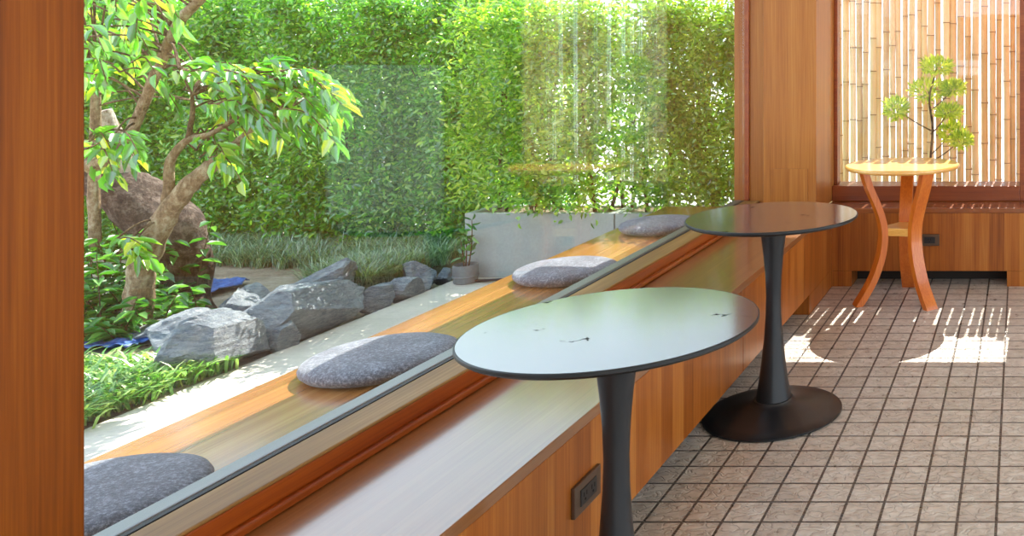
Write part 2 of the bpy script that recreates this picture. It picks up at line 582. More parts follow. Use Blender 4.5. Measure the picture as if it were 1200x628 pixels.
struct(box('floor', (-1.56, -3.4, -0.10), (3.4, 5.4, 0.0), M['tiles'], bevel=0))
struct(boxes('ceiling', [((-1.75, -3.5, 2.70), (3.5, 5.42, 2.86))], M['plaster'], bevel=0))

# low wall under the side window, the wooden rail on it
struct(box('wall_left', (-1.56, -3.4, 0.0), (-1.425, 4.80, 0.438), M['panel'], bevel=0))
win = struct(thing('window_1', 'large clear side window looking onto the garden', 'window'))
for k in ('category',):
    del win[k]
bm = bmesh.new()
add_box(bm, (-1.502, -3.4, 0.4405), (INNER, 4.80, RAIL - 0.0085))
from_bm('sill_rail', bm, M['rail'], win, bevel=0.003)
box('sill_cap', (-1.502, -3.4, RAIL - 0.008), (INNER + 0.002, 4.80, RAIL), M['cap'], win, bevel=0.003)
box('bead', (INNER - 0.001, -3.4, 0.4405), (INNER + 0.016, 4.80, 0.459), M['rail'], win, bevel=0.005)
boxes('gasket', [((-1.5145, -3.4, 0.47), (-1.5025, 4.79, RAIL + 0.001))], M['gasket'], win, bevel=0.001)
box('track', (-1.556, -3.4, 0.439), (-1.515, 4.79, RAIL + 0.004), M['alu'], win, bevel=0.004)
box('glass_pane', (GLASS - 0.004, -3.3, RAIL + 0.0005), (GLASS + 0.004, 4.795, 2.32), M['glass'], win, bevel=0)
box('end_jamb', (-1.56, 4.80, 0.0), (-1.388, 5.0, 2.4), M['column'], win, bevel=0.004)
box('jamb_bead', (-1.5, 4.785, RAIL + 0.001), (-1.475, 4.80, 2.32), M['rail'], win, bevel=0.003)
box('head_rail', (-1.56, -3.4, 2.32), (-1.42, 4.80, 2.42), M['header'], win)
struct(box('trim_1', (-1.56, 1.12, RAIL + 0.006), (-1.44, 1.355, 2.32), M['pillar'], bevel=0.004), 'broad dark teak pillar at the near edge of the side window')
struct(box('trim_2', (-1.387, 4.75, 0.4405), (-1.10, 5.30, 2.698), M['column'], bevel=0.003), 'pale teak corner column between the two windows')
struct(box('trim_3', (-1.3455, 4.745, 0.4405), (-1.145, 4.75, 0.685), M['column'], bevel=0.001), 'veneer patch at the foot of the corner column')
struct(box('wall_left_top', (-1.56, -3.4, 2.42), (-1.42, 4.80, 2.70), M['plaster'], bevel=0))
bpy.data.objects['wall_left_top'].name = 'wall_above_left'

# far wall: low part, window with its sill, header and the wall beyond it
FX0, FX1 = -1.10, 0.0
win2 = struct(thing('window_2', 'end window with the bamboo screen outside', 'window'))
del win2['category']
box('sill_rail', (FX0, FARW, 0.4405), (FX1, 5.34, 0.53), M['header'], win2, bevel=0.004)
box('jamb', (FX0, 5.20, 0.53), (FX0 + 0.022, 5.28, 1.71), M['header'], win2)
box('jamb', (FX1, 5.15, 0.4405), (FX1 + 0.10, 5.34, 1.71), M['header'], win2)
box('glass_pane', (FX0 + 0.0225, 5.234, 0.5305), (FX1 - 0.0005, 5.242, 1.711), M['glass'], win2, bevel=0)
FR = 3.4
struct(boxes('wall_far', [((-1.10, 5.1605, 0), (FX1 + 0.10, 5.35, 0.44)), ((-1.10, 5.15, 1.712), (FR, 5.35, 2.70)), ((FX1 + 0.101, 5.15, 0), (FR, 5.35, 1.712))], M['column'], bevel=0))
struct(box('reflection_panel', (0.36, 5.14, 0.36), (1.04, 5.1495, 1.24), M['plaster'], bevel=0.002), 'unseen pale panel added on the end wall for its reflection')  # added out of view, gives the side glass a pale reflected veil
# back and right walls stay behind the viewer: openings onto the street, widened to light the room
struct(boxes('wall_back', [((-1.56, -3.5, 0), (-1.0, -3.4, 2.70)), ((-1.0, -3.5, 0), (-0.62, -3.4, 0.94)), ((-1.0, -3.5, 1.18), (-0.62, -3.4, 1.86)), ((-1.0, -3.5, 2.2), (-0.62, -3.4, 2.7)),
                           ((-0.82, -3.48, 0.94), (-0.80, -3.42, 1.18)), ((-1.0, -3.48, 1.06), (-0.62, -3.42, 1.075)), ((-0.62, -3.5, 0), (0.4, -3.4, 1.9)), ((-0.62, -3.5, 2.2), (0.4, -3.4, 2.7)),
                           ((0.4, -3.5, 2.55), (3.4, -3.4, 2.7))], M['plaster'], bevel=0))
struct(boxes('wall_right', [((3.4, -3.5, 2.55), (3.5, 5.35, 2.7)), ((3.4, -3.5, 0), (3.5, -3.3, 2.55)), ((3.4, 0.8, 0), (3.5, 1.0, 2.55)), ((3.4, 5.1, 0), (3.5, 5.35, 2.55))], M['plaster'], bevel=0))

# outdoors
struct(box('garden_path', (-3.27, -4.0, -0.10), (-1.56, 5.14, 0.0), M['path'], bevel=0.006))
g = bmesh.new()
bmesh.ops.create_grid(g, x_segments=60, y_segments=70, size=1)
for v in g.verts:
    v.co = Vector((-3.27 - (1 - v.co.x) * 3.4, 1.45 + v.co.y * 5.0, 0))
    v.co.z = -0.03 + 0.04 * noise.noise(v.co * 1.3) + max(0, min(0.05, (-3.4 - v.co.x) * 0.12))
struct(from_bm('garden_soil', g, M['soil'], smooth=True, angle=0))
struct(box('ground_outside', (-60, -60, -0.30), (60, 60, -0.14), M['street'], bevel=0))
struct(box('ground_strip', (-1.56, 5.36, -0.14), (4.0, 6.7, -0.01), M['street'], bevel=0))


def settle(root, loc):
    """puts a built-in thing's Empty at its base without moving its parts"""
    root.location = loc
    for ch in COL.objects:
        if ch.parent == root:
            ch.location = ch.location - Vector(loc)


# ------------------------------------------------------------------ benches
bench = thing('window_bench', 'long low built-in teak bench under the large side window', 'bench')
box('seat', (INNER - 0.003, -3.38, 0.412), (FRONT, FARB - 0.0005, SEAT), M['seat'], bench, 0.002)
for y0, y1 in ((-3.38, 0.55), (0.553, 3.345), (3.349, FARB - 0.001)):
    box('front_panel', (FRONT - 0.022, y0, 0.10), (FRONT - 0.0005, y1, 0.4115), M['panel'], bench, 0.0015)
box('toe_kick', (-1.20, -3.38, 0.0), (-1.18, 4.38, 0.10), M['toe'], bench, 0)
box('foot', (-1.20, 4.40, 0.0), (FRONT - 0.0005, FARB - 0.001, 0.0995), M['panel'], bench, 0.002)
settle(bench, (-1.24, 0.8, 0))

fb = thing('end_bench', 'low built-in teak ledge below the bamboo window', 'bench')
box('ledge', (-1.0995, FARB, 0.412), (0.16, FARW - 0.001, SEAT), M['ledge'], fb, 0.002)
box('front_panel', (-1.095, FARB + 0.0005, 0.087), (0.16, FARB + 0.022, 0.4115), M['panel'], fb, 0.002)
for x0, x1 in ((-1.095, -0.943), (-0.072, 0.16)):
    box('foot', (x0, FARB + 0.0005, 0.0), (x1, FARW - 0.002, 0.0865), M['panel'], fb, 0.002)
box('toe_kick', (-0.9425, 5.10, 0.0), (-0.0725, 5.12, 0.0865), M['toe'], fb, 0)
settle(fb, (-0.45, 5.04, 0))

deck = thing('garden_bench', 'long varnished wooden bench outside the side window', 'bench')
DX0, DZ = -1.985, 0.45
box('seat', (DX0, -3.4, 0.40), (-1.5605, 4.92, DZ), M['deck'], deck, 0.005)
box('front_board', (DX0 + 0.03, -3.38, 0.28), (DX0 + 0.055, 4.90, 0.3995), M['deck'], deck, 0.002)
for y in (-2.2, 0.2, 2.5, 4.7):
    box('leg', (DX0 + 0.0555, y, 0.0), (-1.58, y + 0.06, 0.3995), M['deck'], deck, 0.003)
settle(deck, (-1.77, 0.8, 0))

# ------------------------------------------------------------------ cushions on the outdoor bench
cprof = [(0, 0.0), (0.150, 0.0), (0.170, 0.006), (0.181, 0.017), (0.183, 0.026), (0.177, 0.037), (0.160, 0.045), (0.11, 0.0495), (0.05, 0.051), (0, 0.0515)]
cmesh = None
for y, xx, lab in ((1.645, -1.755, 'round grey felt cushion on the outdoor bench beside the near pillar'),
                   (2.42, -1.755, 'round grey felt cushion behind the pale-reflecting round table, second from the pillar'),
                   (3.385, -1.745, 'round grey felt cushion beyond the nearer black table, third from the pillar'),
                   (4.28, -1.755, 'round grey felt cushion lit by sun at the far end of the outdoor bench')):
    if cmesh is None:
        c = lathe('seat_cushion', cprof, M['felt'], seg=72, angle=0)
        cmesh = c.data
    else:
        c = link('seat_cushion', cmesh)
    c.location = (xx, y, DZ + 0.0005)
    c.rotation_euler = (0, 0, y * 2.1)
    tag(c, lab, 'cushion', 'grey seat cushions on the outdoor bench')

# ------------------------------------------------------------------ black pedestal tables
TT = 0.72
top_prof = [(0, TT - 0.018), (0.285, TT - 0.018), (0.297, TT - 0.014), (0.302, TT - 0.008), (0.302, TT - 0.004), (0.300, TT - 0.0005)]
def pedestal_table(loc, label, rz):
    r = thing('pedestal_table', label, 'table', loc, rz, 'black pedestal tables along the bench')
    tp = lathe('tabletop', [(0, TT - 0.006), (0.2995, TT - 0.006), (0.2995, TT), (0, TT)], M['laminate'], r, 128)
    lathe('edge_band', [(0, TT - 0.018), (0.283, TT - 0.018), (0.296, TT - 0.014), (0.303, TT - 0.008), (0.303, TT - 0.002), (0.3015, TT - 0.0002), (0.2997, TT - 0.0002), (0.2997, TT - 0.0062), (0, TT - 0.0062)], M['edge'], r, 128)
    lathe('stem', [(0, 0.05), (0.064, 0.05), (0.060, 0.075), (0.052, 0.12), (0.043, 0.19), (0.034, 0.27), (0.028, 0.36), (0.0265, 0.43), (0.029, 0.50), (0.035, 0.57), (0.043, 0.64), (0.050, 0.685), (0.053, 0.695), (0.053, 0.7015), (0, 0.7015)], M['black_metal'], r, 48)
    lathe('base', [(0, 0), (0.238, 0.0), (0.245, 0.003), (0.245, 0.008), (0.238, 0.012), (0.20, 0.017), (0.15, 0.026), (0.11, 0.036), (0.085, 0.045), (0.072, 0.053), (0.069, 0.058), (0.0645, 0.059), (0.0645, 0.0505), (0, 0.0505)], M['black_metal'], r, 96)
    lathe('mounting_plate', [(0, TT - 0.0185), (0.10, TT - 0.0185), (0.10, TT - 0.0225), (0.053, TT - 0.0225), (0.0535, TT - 0.0186)], M['black_metal'], r, 48)
    return r
pedestal_table((-0.888, 1.935, 0), 'black round pedestal table nearer the viewer, its top mirroring pale sky', 0.4)
pedestal_table((-0.898, 3.205, 0), 'dark round pedestal table at the far end of the bench, its whole base showing', 2.3)

# ------------------------------------------------------------------ wooden side table with three curved legs
st = thing('side_table', 'light wooden round side table with three curved legs before the bamboo window', 'table', (-0.6225, 4.68, 0))
lathe('tabletop', [(0, 0.695), (0.28, 0.695), (0.296, 0.699), (0.302, 0.707), (0.301, 0.715), (0.296, 0.7195), (0, 0.72)], M['table_top'], st, 96)
prof = [(0.215, 0.694), (0.205, 0.66), (0.185, 0.60), (0.150, 0.52), (0.122, 0.44), (0.110, 0.37), (0.113, 0.30), (0.130, 0.22), (0.165, 0.13), (0.210, 0.055), (0.250, 0.0)]
pp = [q for q, _ in smooth_path([(Vector((r_, 0, z_)), 1.0) for r_, z_ in prof], 5)]
LEGS = (208, 312, 90)
for ang in LEGS:
    bm = bmesh.new()
    ca, sa = math.cos(R(ang)), math.sin(R(ang))
    rings = []
    for i, p in enumerate(pp):
        d = (pp[min(i + 1, len(pp) - 1)] - pp[max(i - 1, 0)]).normalized()
        nrm = Vector((-d.z, 0, d.x))
        if i == len(pp) - 1 or i == 0:
            nrm = Vector((1, 0, 0))
        if nrm.x < 0:
            nrm = -nrm
        ring = []
        for s1, s2 in ((1, 1), (1, -1), (-1, -1), (-1, 1)):
            q = p + nrm * 0.017 * s1 + Vector((0, 0.034 * s2, 0))
            ring.append(bm.verts.new((q.x * ca - q.y * sa, q.x * sa + q.y * ca, max(q.z, 0.0))))
        rings.append(ring)
    for a, b in zip(rings, rings[1:]):
        for k in range(4):
            bm.faces.new((a[k], a[(k + 1) % 4], b[(k + 1) % 4], b[k]))
    bm.faces.new(rings[0]); bm.faces.new(rings[-1][::-1])
    from_bm('leg', bm, M['table_wood'], st, smooth=True, angle=30, bevel=0.003)
bm = bmesh.new()
poly = []
for ang in sorted(LEGS):
    for s in (-0.033, 0.033):
        a = R(ang)
        poly.append((0.096 * math.cos(a) - s * math.sin(a), 0.096 * math.sin(a) + s * math.cos(a)))
lo = [bm.verts.new((x, y, 0.352)) for x, y in poly]
hi = [bm.verts.new((x, y, 0.392)) for x, y in poly]
bm.faces.new(lo[::-1]); bm.faces.new(hi)
for k in range(6):
    bm.faces.new((lo[k], lo[(k + 1) % 6], hi[(k + 1) % 6], hi[k]))
from_bm('shelf', bm, M['table_top'], st, bevel=0.002)

# ------------------------------------------------------------------ power outlets
def outlet(loc, rz, wd, ht, label, twin):
    r = thing('power_outlet', label, 'outlet', loc, rz)
    # local: face towards -Y
    box('faceplate', (-wd / 2, -0.010, -ht / 2), (wd / 2, 0, ht / 2), M['bronze'], r, 0.002)
    iw, ih = (wd * 0.60, ht * 0.52) if twin else (wd * 0.56, ht * 0.56)
    md = box('socket_module', (-iw / 2, -0.0125, -ih / 2), (iw / 2, -0.0095, ih / 2), M['plastic'], r, 0.001)
    for cx in ((-iw * 0.25, iw * 0.25) if twin else (0.0,)):
        for dx in (-0.0065, 0.0065):
            box('slot', (cx + dx - 0.0016, -0.0129, -0.001), (cx + dx + 0.0016, -0.0124, 0.0095), M['hole'], md, 0)
        bm = bmesh.new()
        bmesh.ops.create_cone(bm, cap_ends=True, segments=16, radius1=0.0033, radius2=0.0033, depth=0.0006, matrix=Matrix.Translation((cx, -0.01265, -0.0085)) @ Matrix.Rotation(R(90), 4, 'X'))
        from_bm('slot', bm, M['hole'], md)
outlet((FRONT - 0.0003, 2.125, 0.257), R(90), 0.128, 0.074, 'bronze double power outlet on the bench front next to the nearer black table', True)
outlet(((1089.5 - CX) / F * FARB, FARB + 0.0003, 1.32 - (281 - CY) / F * FARB), 0, 0.108, 0.064, 'dark power outlet on the low panel below the bamboo window', False)

# ------------------------------------------------------------------ bamboo screen outside the end window
bs = thing('bamboo_screen', 'tall screen of upright tan bamboo canes outside the end window', 'screen', (-0.6, 6.2, 0))
x = -1.50 + 0.6
rb = random.Random(11)
canes = []
while x < 0.62 + 0.6:
    rad = rb.uniform(0.019, 0.025)
    x += rad
    zs = [0.0]
    z = rb.uniform(0.05, 0.28)
    path = []
    top = 2.28 + rb.uniform(-0.05, 0.04)
    nodes = []
    while z < top - 0.03:
        nodes.append(z)
        z += rb.uniform(0.22, 0.36)
    bend = rb.uniform(-0.008, 0.008)
    ph = rb.uniform(0, 6)
    yj = rb.uniform(-0.006, 0.006)
    def cpos(zz):
        return Vector((x + bend * math.sin(zz * 1.7 + ph), yj + 0.004 * math.sin(zz * 2.3 + ph), zz))
    prof_c = [(0.0, rad)]
    for q in nodes:
        prof_c += [(q - 0.05, rad), (q - 0.008, rad * 1.03), (q - 0.003, rad * 1.13), (q + 0.001, rad * 1.02), (q + 0.004, rad * 1.12), (q + 0.010, rad * 1.02)]
    prof_c = [pq for pq in prof_c if 0 <= pq[0] < top] + [(top, rad)]
    prof_c = [prof_c[0]] + [pq for a_, pq in zip(prof_c, prof_c[1:]) if pq[0] > a_[0]]
    bm = bmesh.new()
    add_tube(bm, [(cpos(zz), rr) for zz, rr in prof_c], 12)
    nf = len(bm.faces)
    for q in nodes:
        add_tube(bm, [(cpos(q - 0.0045), rad * 1.08), (cpos(q - 0.0015), rad * 1.145), (cpos(q + 0.0015), rad * 1.08)], 12)
    cn = from_bm('cane', bm, M['cane'], bs, smooth=True, angle=60)
    cn.data.materials.append(M['node'])
    for f in list(cn.data.polygons)[nf:]:
        f.material_index = 1
    x += rad + rb.choice((0.0, 0.002, 0.003, 0.005, 0.007, 0.009, 0.011))
for z in (0.35, 2.16):
    tube('cross_pole', [(Vector((-0.92, 0.052, z)), 0.018), (Vector((0.3, 0.052, z)), 0.018), (Vector((1.26, 0.052, z)), 0.018)], M['cane'], bs, 12)

# clipped little tree between glass and screen
tp = thing('topiary_tree', 'small cloud-pruned tree with yellow-green pads before the bamboo screen', 'tree', at(1092, 0, 5.72) * Vector((1, 1, 0)))
base = Vector(tp.location)
pads = [(1098, 78, 20, 11), (1088, 106, 27, 15), (1050, 127, 15, 13), (1118, 103, 15, 9), (1112, 131, 17, 8), (1115, 155, 17, 13), (1126, 164, 13, 9)]
YB = 5.72
tr0 = [(at(1092, 330, YB), 0.010), (at(1090, 200, YB), 0.009), (at(1093, 150, YB), 0.008), (at(1089, 115, YB), 0.007), (at(1097, 84, YB), 0.004)]
tr0[0] = (Vector((base.x, YB, 0)), 0.011)
tube('trunk', [(p - base, r_) for p, r_ in tr0], M['twig'], tp, 8, 0.3)
nr = np.random.default_rng(5)
for i, (px, py, rx, ry) in enumerate(pads):
    c = at(px, py, YB + (0.08 if i % 2 else -0.06))
    a = at(1091, py + 26, YB)
    tube('branch', [(a - base, 0.005), ((a + c) / 2 - base + Vector((0, 0, -0.01)), 0.004), (c - base, 0.003)], M['twig'], tp, 6)
    k = 290
    u = nr.normal(size=(k, 3)); u /= np.linalg.norm(u, axis=1, keepdims=True)
    rad = nr.uniform(0.35, 1, (k, 1)) ** 0.5
    sz = np.array([rx, rx * 0.9, ry]) / F * YB * 0.85
    P = np.array(c - base) + u * rad * sz
    D = u + nr.normal(size=(k, 3)) * 0.5 + np.array([0, 0, 0.5])
    leaves_mesh('foliage_pad', P, D, nr.normal(size=(k, 3)), nr.uniform(0.03, 0.052, k), nr.uniform(0.005, 0.009, k), M['topiary'], 0.1, tp)

# ------------------------------------------------------------------ planters
def planter(x0, x1, label):
    r = thing('concrete_planter', label, 'planter', group='grey concrete planters along the hedge')
    y0, y1, h, tk = 5.13, 5.42, 0.374, 0.035
    boxes('wall', [((x0, y0, 0), (x1, y0 + tk, h)), ((x0, y1 - tk, 0), (x1, y1, h)), ((x0, y0 + tk, 0), (x0 + tk, y1 - tk, h)), ((x1 - tk, y0 + tk, 0), (x1, y1 - tk, h))], M['planter'], r, 0.004)
    box('soil', (x0 + tk, y0 + tk, 0.0), (x1 - tk, y1 - tk, h - 0.012), M['soil'], r, 0)
    settle(r, ((x0 + x1) / 2, (y0 + y1) / 2, 0))
planter(-3.24, -2.370, 'pale grey concrete planter whose end stands beside the small grey pot')
planter(-2.362, -1.60, 'pale grey concrete planter behind the sunlit cushion, right of the dark joint')
struct(box('planter_footing', (-3.27, 5.141, -0.10), (-1.58, 5.46, -0.0005), M['path'], bevel=0))
rod = tube('drain_hose', [(at(556, 326, 5.02), 0.008), (at(574, 325, 5.02), 0.008), (at(592, 324, 5.02), 0.008)], M['gasket'], None, 8)
for v in rod.data.vertices:
    v.co.z += 0.0085 - 0.0
zm = min(v.co.z for v in rod.data.vertices)
for v in rod.data.vertices:
    v.co.z -= zm
origin_to(rod, (at(574, 325, 5.02).x, 5.02, 0))
tag(rod, 'thin black hose lying on the path at the foot of the concrete planter', 'hose')

# ------------------------------------------------------------------ small pot with sprout
pt = thing('plant_pot', 'small grey round pot with a thin sprout beside the concrete planter', 'pot', (-3.165, 5.02, 0.0))
lathe('body', [(0, 0), (0.056, 0), (0.060, 0.004), (0.064, 0.05), (0.065, 0.098), (0.063, 0.104), (0.059, 0.104), (0.057, 0.085), (0, 0.085)], M['pot'], pt, 40)
lathe('rim', [(0.0645, 0.034), (0.0668, 0.037), (0.0668, 0.042), (0.0650, 0.045)], M['pot'], pt, 40)
stem_pts = []
for k, (dx, dy, hh) in enumerate(((0.0, 0.0, 0.20), (0.012, 0.008, 0.27), (-0.012, 0.004, 0.16))):
    tube('stem', [(Vector((dx, dy, 0.083)), 0.004), (Vector((dx * 2 + 0.006, dy, 0.083 + hh / 2)), 0.0035), (Vector((dx * 2.6, dy, 0.083 + hh)), 0.002)], M['twig'], pt, 6)
    stem_pts += [(dx * 2.3 + 0.004, dy, 0.083 + hh * q) for q in (0.35, 0.5, 0.65, 0.8, 0.92, 1.0)]
nr = np.random.default_rng(9)
k = len(stem_pts) * 2
leaves_mesh('foliage', np.repeat(np.array(stem_pts), 2, 0), nr.normal(size=(k, 3)) + np.array([0, 0, 0.5]), nr.normal(size=(k, 3)), nr.uniform(0.04, 0.07, k), nr.uniform(0.008, 0.012, k), M['fern_leaf'], 0.2, pt)


# ------------------------------------------------------------------ hedge
def foliage_cloud(seed, n, wd, dp, z0, z1, mat, lname='foliage'):
    q = np.random.default_rng(seed)
    P = np.stack([q.uniform(-wd / 2, wd / 2, n), q.uniform(-dp / 2, dp / 2, n), q.uniform(z0, z1, n)], 1)
    # clumps: pull leaves towards twig ends
    k = max(20, n // 40)
    T = np.stack([q.uniform(-wd / 2, wd / 2, k), q.uniform(-dp / 2, dp / 2, k), q.uniform(z0, z1, k)], 1)
    T[:, 1] = np.where(q.uniform(size=k) < 0.55, -dp / 2 + np.abs(q.normal(0, dp * 0.16, k)), T[:, 1])
    idx = q.integers(0, k, n)
    P = T[idx] + q.normal(0, 1, (n, 3)) * np.array([0.05, 0.05, 0.055])
    D = (P - T[idx]) * 9 + q.normal(size=(n, 3)) * 0.9 + np.array([0, -0.25, 0.0])
    N = q.normal(size=(n, 3)) * 1.3 + np.array([0, -0.5, 0.8])
    return leaves_mesh(lname, P, D, N, q.uniform(0.026, 0.052, n), q.uniform(0.0065, 0.0115, n), mat, 0.25, False)
H_MESH = [foliage_cloud(20 + i, 14500, 0.72, 0.62, 0.06, 1.72, M['hedge_leaf']) for i in range(3)]
P_MESH = [foliage_cloud(40 + i, 6600, 0.60, 0.34, 0.10, 1.42, M['hedge_leaf_light']) for i in range(3)]
def stem_mesh(seed, zb, h, wd):
    q = random.Random(seed)
    out = []
    for k in range(4):
        x0, y0 = q.uniform(-wd, wd), q.uniform(-0.08, 0.08)
        bm = bmesh.new()
        add_tube(bm, smooth_path([(Vector((x0, y0, zb)), 0.012), (Vector((x0 + q.uniform(-.06, .06), y0, zb + 0.3)), 0.010), (Vector((x0 + q.uniform(-.1, .1), y0, h * 0.6)), 0.008), (Vector((x0 + q.uniform(-.14, .14), y0, h)), 0.004)], 3), 7, 0.3, seed)
        me = bpy.data.meshes.new('stem')
        bm.to_mesh(me); bm.free()
        me.materials.append(M['twig'])
        me.polygons.foreach_set('use_smooth', [True] * len(me.polygons))
        out.append(me)
    return out
HS = [stem_mesh(60 + i, 0.0, 1.5, 0.22) for i in range(2)]
PS = [stem_mesh(70 + i, 0.0, 1.3, 0.20) for i in range(3)]
def hedge_shrub(x, y, z, meshes, stems, i, label, sc, group):
    r = thing('hedge_shrub', label, 'shrub', (x, y, z), rng.uniform(-0.25, 0.25), group)
    r.scale = (1, 1, sc)
    link('foliage', meshes[i % len(meshes)], r)
    for me in stems[i % len(stems)]:
        link('stem', me, r)
G1 = 'dense hedge shrubs rooted in the garden soil'
lab = ['leafy green hedge shrub in the row farthest beyond the pillar', 'leafy green hedge shrub rising behind the old leaning trunk', 'leafy green hedge shrub rising just beside the old trunk base',
       'leafy green hedge shrub behind the tree spray of drooping leaves', 'leafy green hedge shrub behind the dark grass bed, nearer the old trunk', 'leafy green hedge shrub behind the middle of the dark grass bed',
       'leafy green hedge shrub behind the end of the dark grass near the planter', 'leafy green hedge shrub standing next to the end of the concrete planter']
for i in range(8):
    hedge_shrub(-7.05 + i * 0.51, 6.05 + rng.uniform(-0.06, 0.06), -0.02, H_MESH, HS, i, lab[i], rng.uniform(0.96, 1.04), G1)
G2 = 'airy yellow-green hedge shrubs growing in the concrete planters'
lab = ['airy hedge shrub in the planter, directly above the small grey pot', 'airy hedge shrub near the middle of the planter next to the grey pot', 'airy hedge shrub right at the dark joint between the planters', 'airy hedge shrub behind the sunlit far cushion',
       'airy hedge shrub closest to the wooden window end jamb']
for i, x in enumerate((-3.02, -2.70, -2.30, -1.98, -1.76)):
    z = 0.361
    hedge_shrub(x, 5.275, z, P_MESH, PS, i, lab[i], 0.86 + 0.05 * (i % 2), G2)
G3 = 'tall shrubs of the second row behind the hedge'
for i, x in enumerate((-6.3, -5.3, -4.3)):
    hedge_shrub(x, 6.75, -0.14, H_MESH, HS, i + 1, ['tall dark green shrub of the second row behind the old trunk', 'tall dark green shrub of the second row behind the leaf spray', 'tall dark green shrub of the second row behind the dark grass'][i], 1.0, G3)

# ------------------------------------------------------------------ the two trees
nr = np.random.default_rng(3)
old = thing('old_tree', 'thick old brown leaning trunk behind the slender tree', 'tree', at(212, 366, 4.36))
ob = Vector(old.location)
YO = 4.36
pts = [(at(40, 150, YO), 0.085), (at(95, 190, YO), 0.085), (at(128, 216, YO), 0.098), (at(160, 236, YO), 0.125), (at(192, 262, YO + .02), 0.135), (at(206, 296, YO + .02), 0.126), (at(209, 330, YO), 0.112), (at(212, 356, YO), 0.122), (at(212, 376, YO), 0.16)]
tube('trunk', [(p - ob, r_) for p, r_ in pts][::-1], M['old_bark'], old, 28, 0.42, 3, 6)
tube('cut_limb', [(at(152, 216, YO) - ob, 0.045), (at(138, 170, YO - .02) - ob, 0.042), (at(119, 130, YO - .06) - ob, 0.036)], M['cut_wood'], old, 14, 0.25, 8)
tube('root', [(at(214, 352, YO) - ob, 0.07), (at(228, 366, YO - .05) - ob, 0.05), (at(242, 378, YO - .10) - ob, 0.03)], M['old_bark'], old, 12, 0.3, 5)

YT = 3.97
tree = thing('slender_tree', 'slender pale-barked tree with a spray of drooping bright leaves', 'tree', at(161, 392, YT))
tb = Vector(tree.location)
V = lambda x, y, dy=0.0: at(x, y, YT + dy) - tb
tube('trunk', [(V(160, 392), 0.066), (V(161, 370), 0.054), (V(164, 330), 0.050), (V(175, 290), 0.047), (V(196, 250), 0.044), (V(222, 217), 0.036), (V(243, 198, .02), 0.032), (V(260, 184, .03), 0.026)], M['bark'], tree, 18, 0.22, 1, 6)
br_pts = [
    [(V(192, 256), 0.024), (V(197, 225), 0.021), (V(199, 192), 0.019), (V(207, 176), 0.017), (V(222, 163), 0.014), (V(244, 158), 0.012), (V(262, 148), 0.009)],
    [(V(221, 163), 0.012), (V(223, 148), 0.010), (V(226, 130), 0.009), (V(225, 112), 0.006)],
    [(V(104, 196, -.1), 0.030), (V(130, 184, -.1), 0.028), (V(148, 165, -.1), 0.023), (V(164, 132, -.12), 0.021), (V(178, 98, -.14), 0.020), (V(196, 55, -.16), 0.020), (V(213, 22, -.18), 0.020), (V(238, -6, -.2), 0.019), (V(262, -50, -.2), 0.017)],
    [(V(112, 290, .2), 0.022), (V(110, 220, .2), 0.022), (V(112, 150, .2), 0.02), (V(112, 80, .2), 0.016)],
    [(V(258, 186, .03), 0.022), (V(285, 160, .03), 0.014), (V(310, 140, 0), 0.009), (V(345, 120, -.05), 0.005)],
    [(V(262, 148), 0.009), (V(290, 132, -.05), 0.007), (V(330, 112, -.1), 0.005), (V(365, 110, -.12), 0.003)],
]
for b in br_pts:
    tube('branch', b, M['bark'] if b[0][1] > 0.015 else M['twig'], tree, 10, 0.2, 2, 5)
# drooping sprays
P_, D_, N_ = [], [], []
tw = bmesh.new()
LIMB = [q for b in br_pts for q in smooth_path(b, 6)]
def spray(x0, y0, x1, y1, dy, n, sag=14):
    a, b = V(x0, y0, dy), V(x1, y1, dy + nr.uniform(-0.12, 0.12))
    mid = (a + b) / 2 + Vector((0, 0, sag / F * YT))
    path = smooth_path([(a, 0.004), (mid, 0.003), (b, 0.0015)], 4)
    add_tube(tw, path, 5)
    near, nr_r = min(LIMB, key=lambda q: (q[0] - a).length)          # a thin twig carries each spray from the nearest limb
    if (near - a).length > 0.01:
        add_tube(tw, smooth_path([(near, min(nr_r, 0.006)), ((near + a) / 2 + Vector((0, 0, 0.03)), 0.004), (a, 0.004)], 4), 5)
    for k in range(n):
        u = (k + 1) / n * (len(path) - 1)
        i = min(int(u), len(path) - 2)
        p = path[i][0].lerp(path[i + 1][0], u - i)
        d = (path[i + 1][0] - path[i][0]).normalized()
        side = d.cross(Vector((0, 0, 1))) * (1 if k % 2 else -1)
        dd = d * 0.7 + side * 0.75 + Vector((0, 0, -0.28 + nr.uniform(-0.25, 0.35))) + Vector(nr.normal(size=3)) * 0.15
        P_.append(p); D_.append(dd); N_.append(Vector((nr.normal() * 0.4, -0.4 + nr.normal() * 0.4, 1)))
for i in range(84):          # the long spray reaching over the garden
    x0 = nr.uniform(200, 345); y0 = nr.uniform(72, 120) + (x0 - 205) * 0.08
    ln = nr.uniform(45, 85)
    x1 = min(x0 + ln, 400); y1 = y0 + nr.uniform(10, 62) - 6
    spray(x0, y0, x1, y1, nr.uniform(-0.35, 0.3), int(nr.integers(12, 19)))
for i in range(46):          # nearer leaves by the pillar
    x0 = nr.uniform(20, 178); y0 = nr.uniform(-55, 92)
    spray(x0, y0, x0 + nr.uniform(-40, 50), y0 + nr.uniform(15, 60), nr.uniform(-0.5, 0.2), int(nr.integers(7, 11)))
for i in range(12):
    x0 = nr.uniform(95, 140); y0 = nr.uniform(160, 200)
    spray(x0, y0, x0 + nr.uniform(5, 30), y0 + nr.uniform(5, 25), nr.uniform(-0.3, 0.0), int(nr.integers(6, 9)))
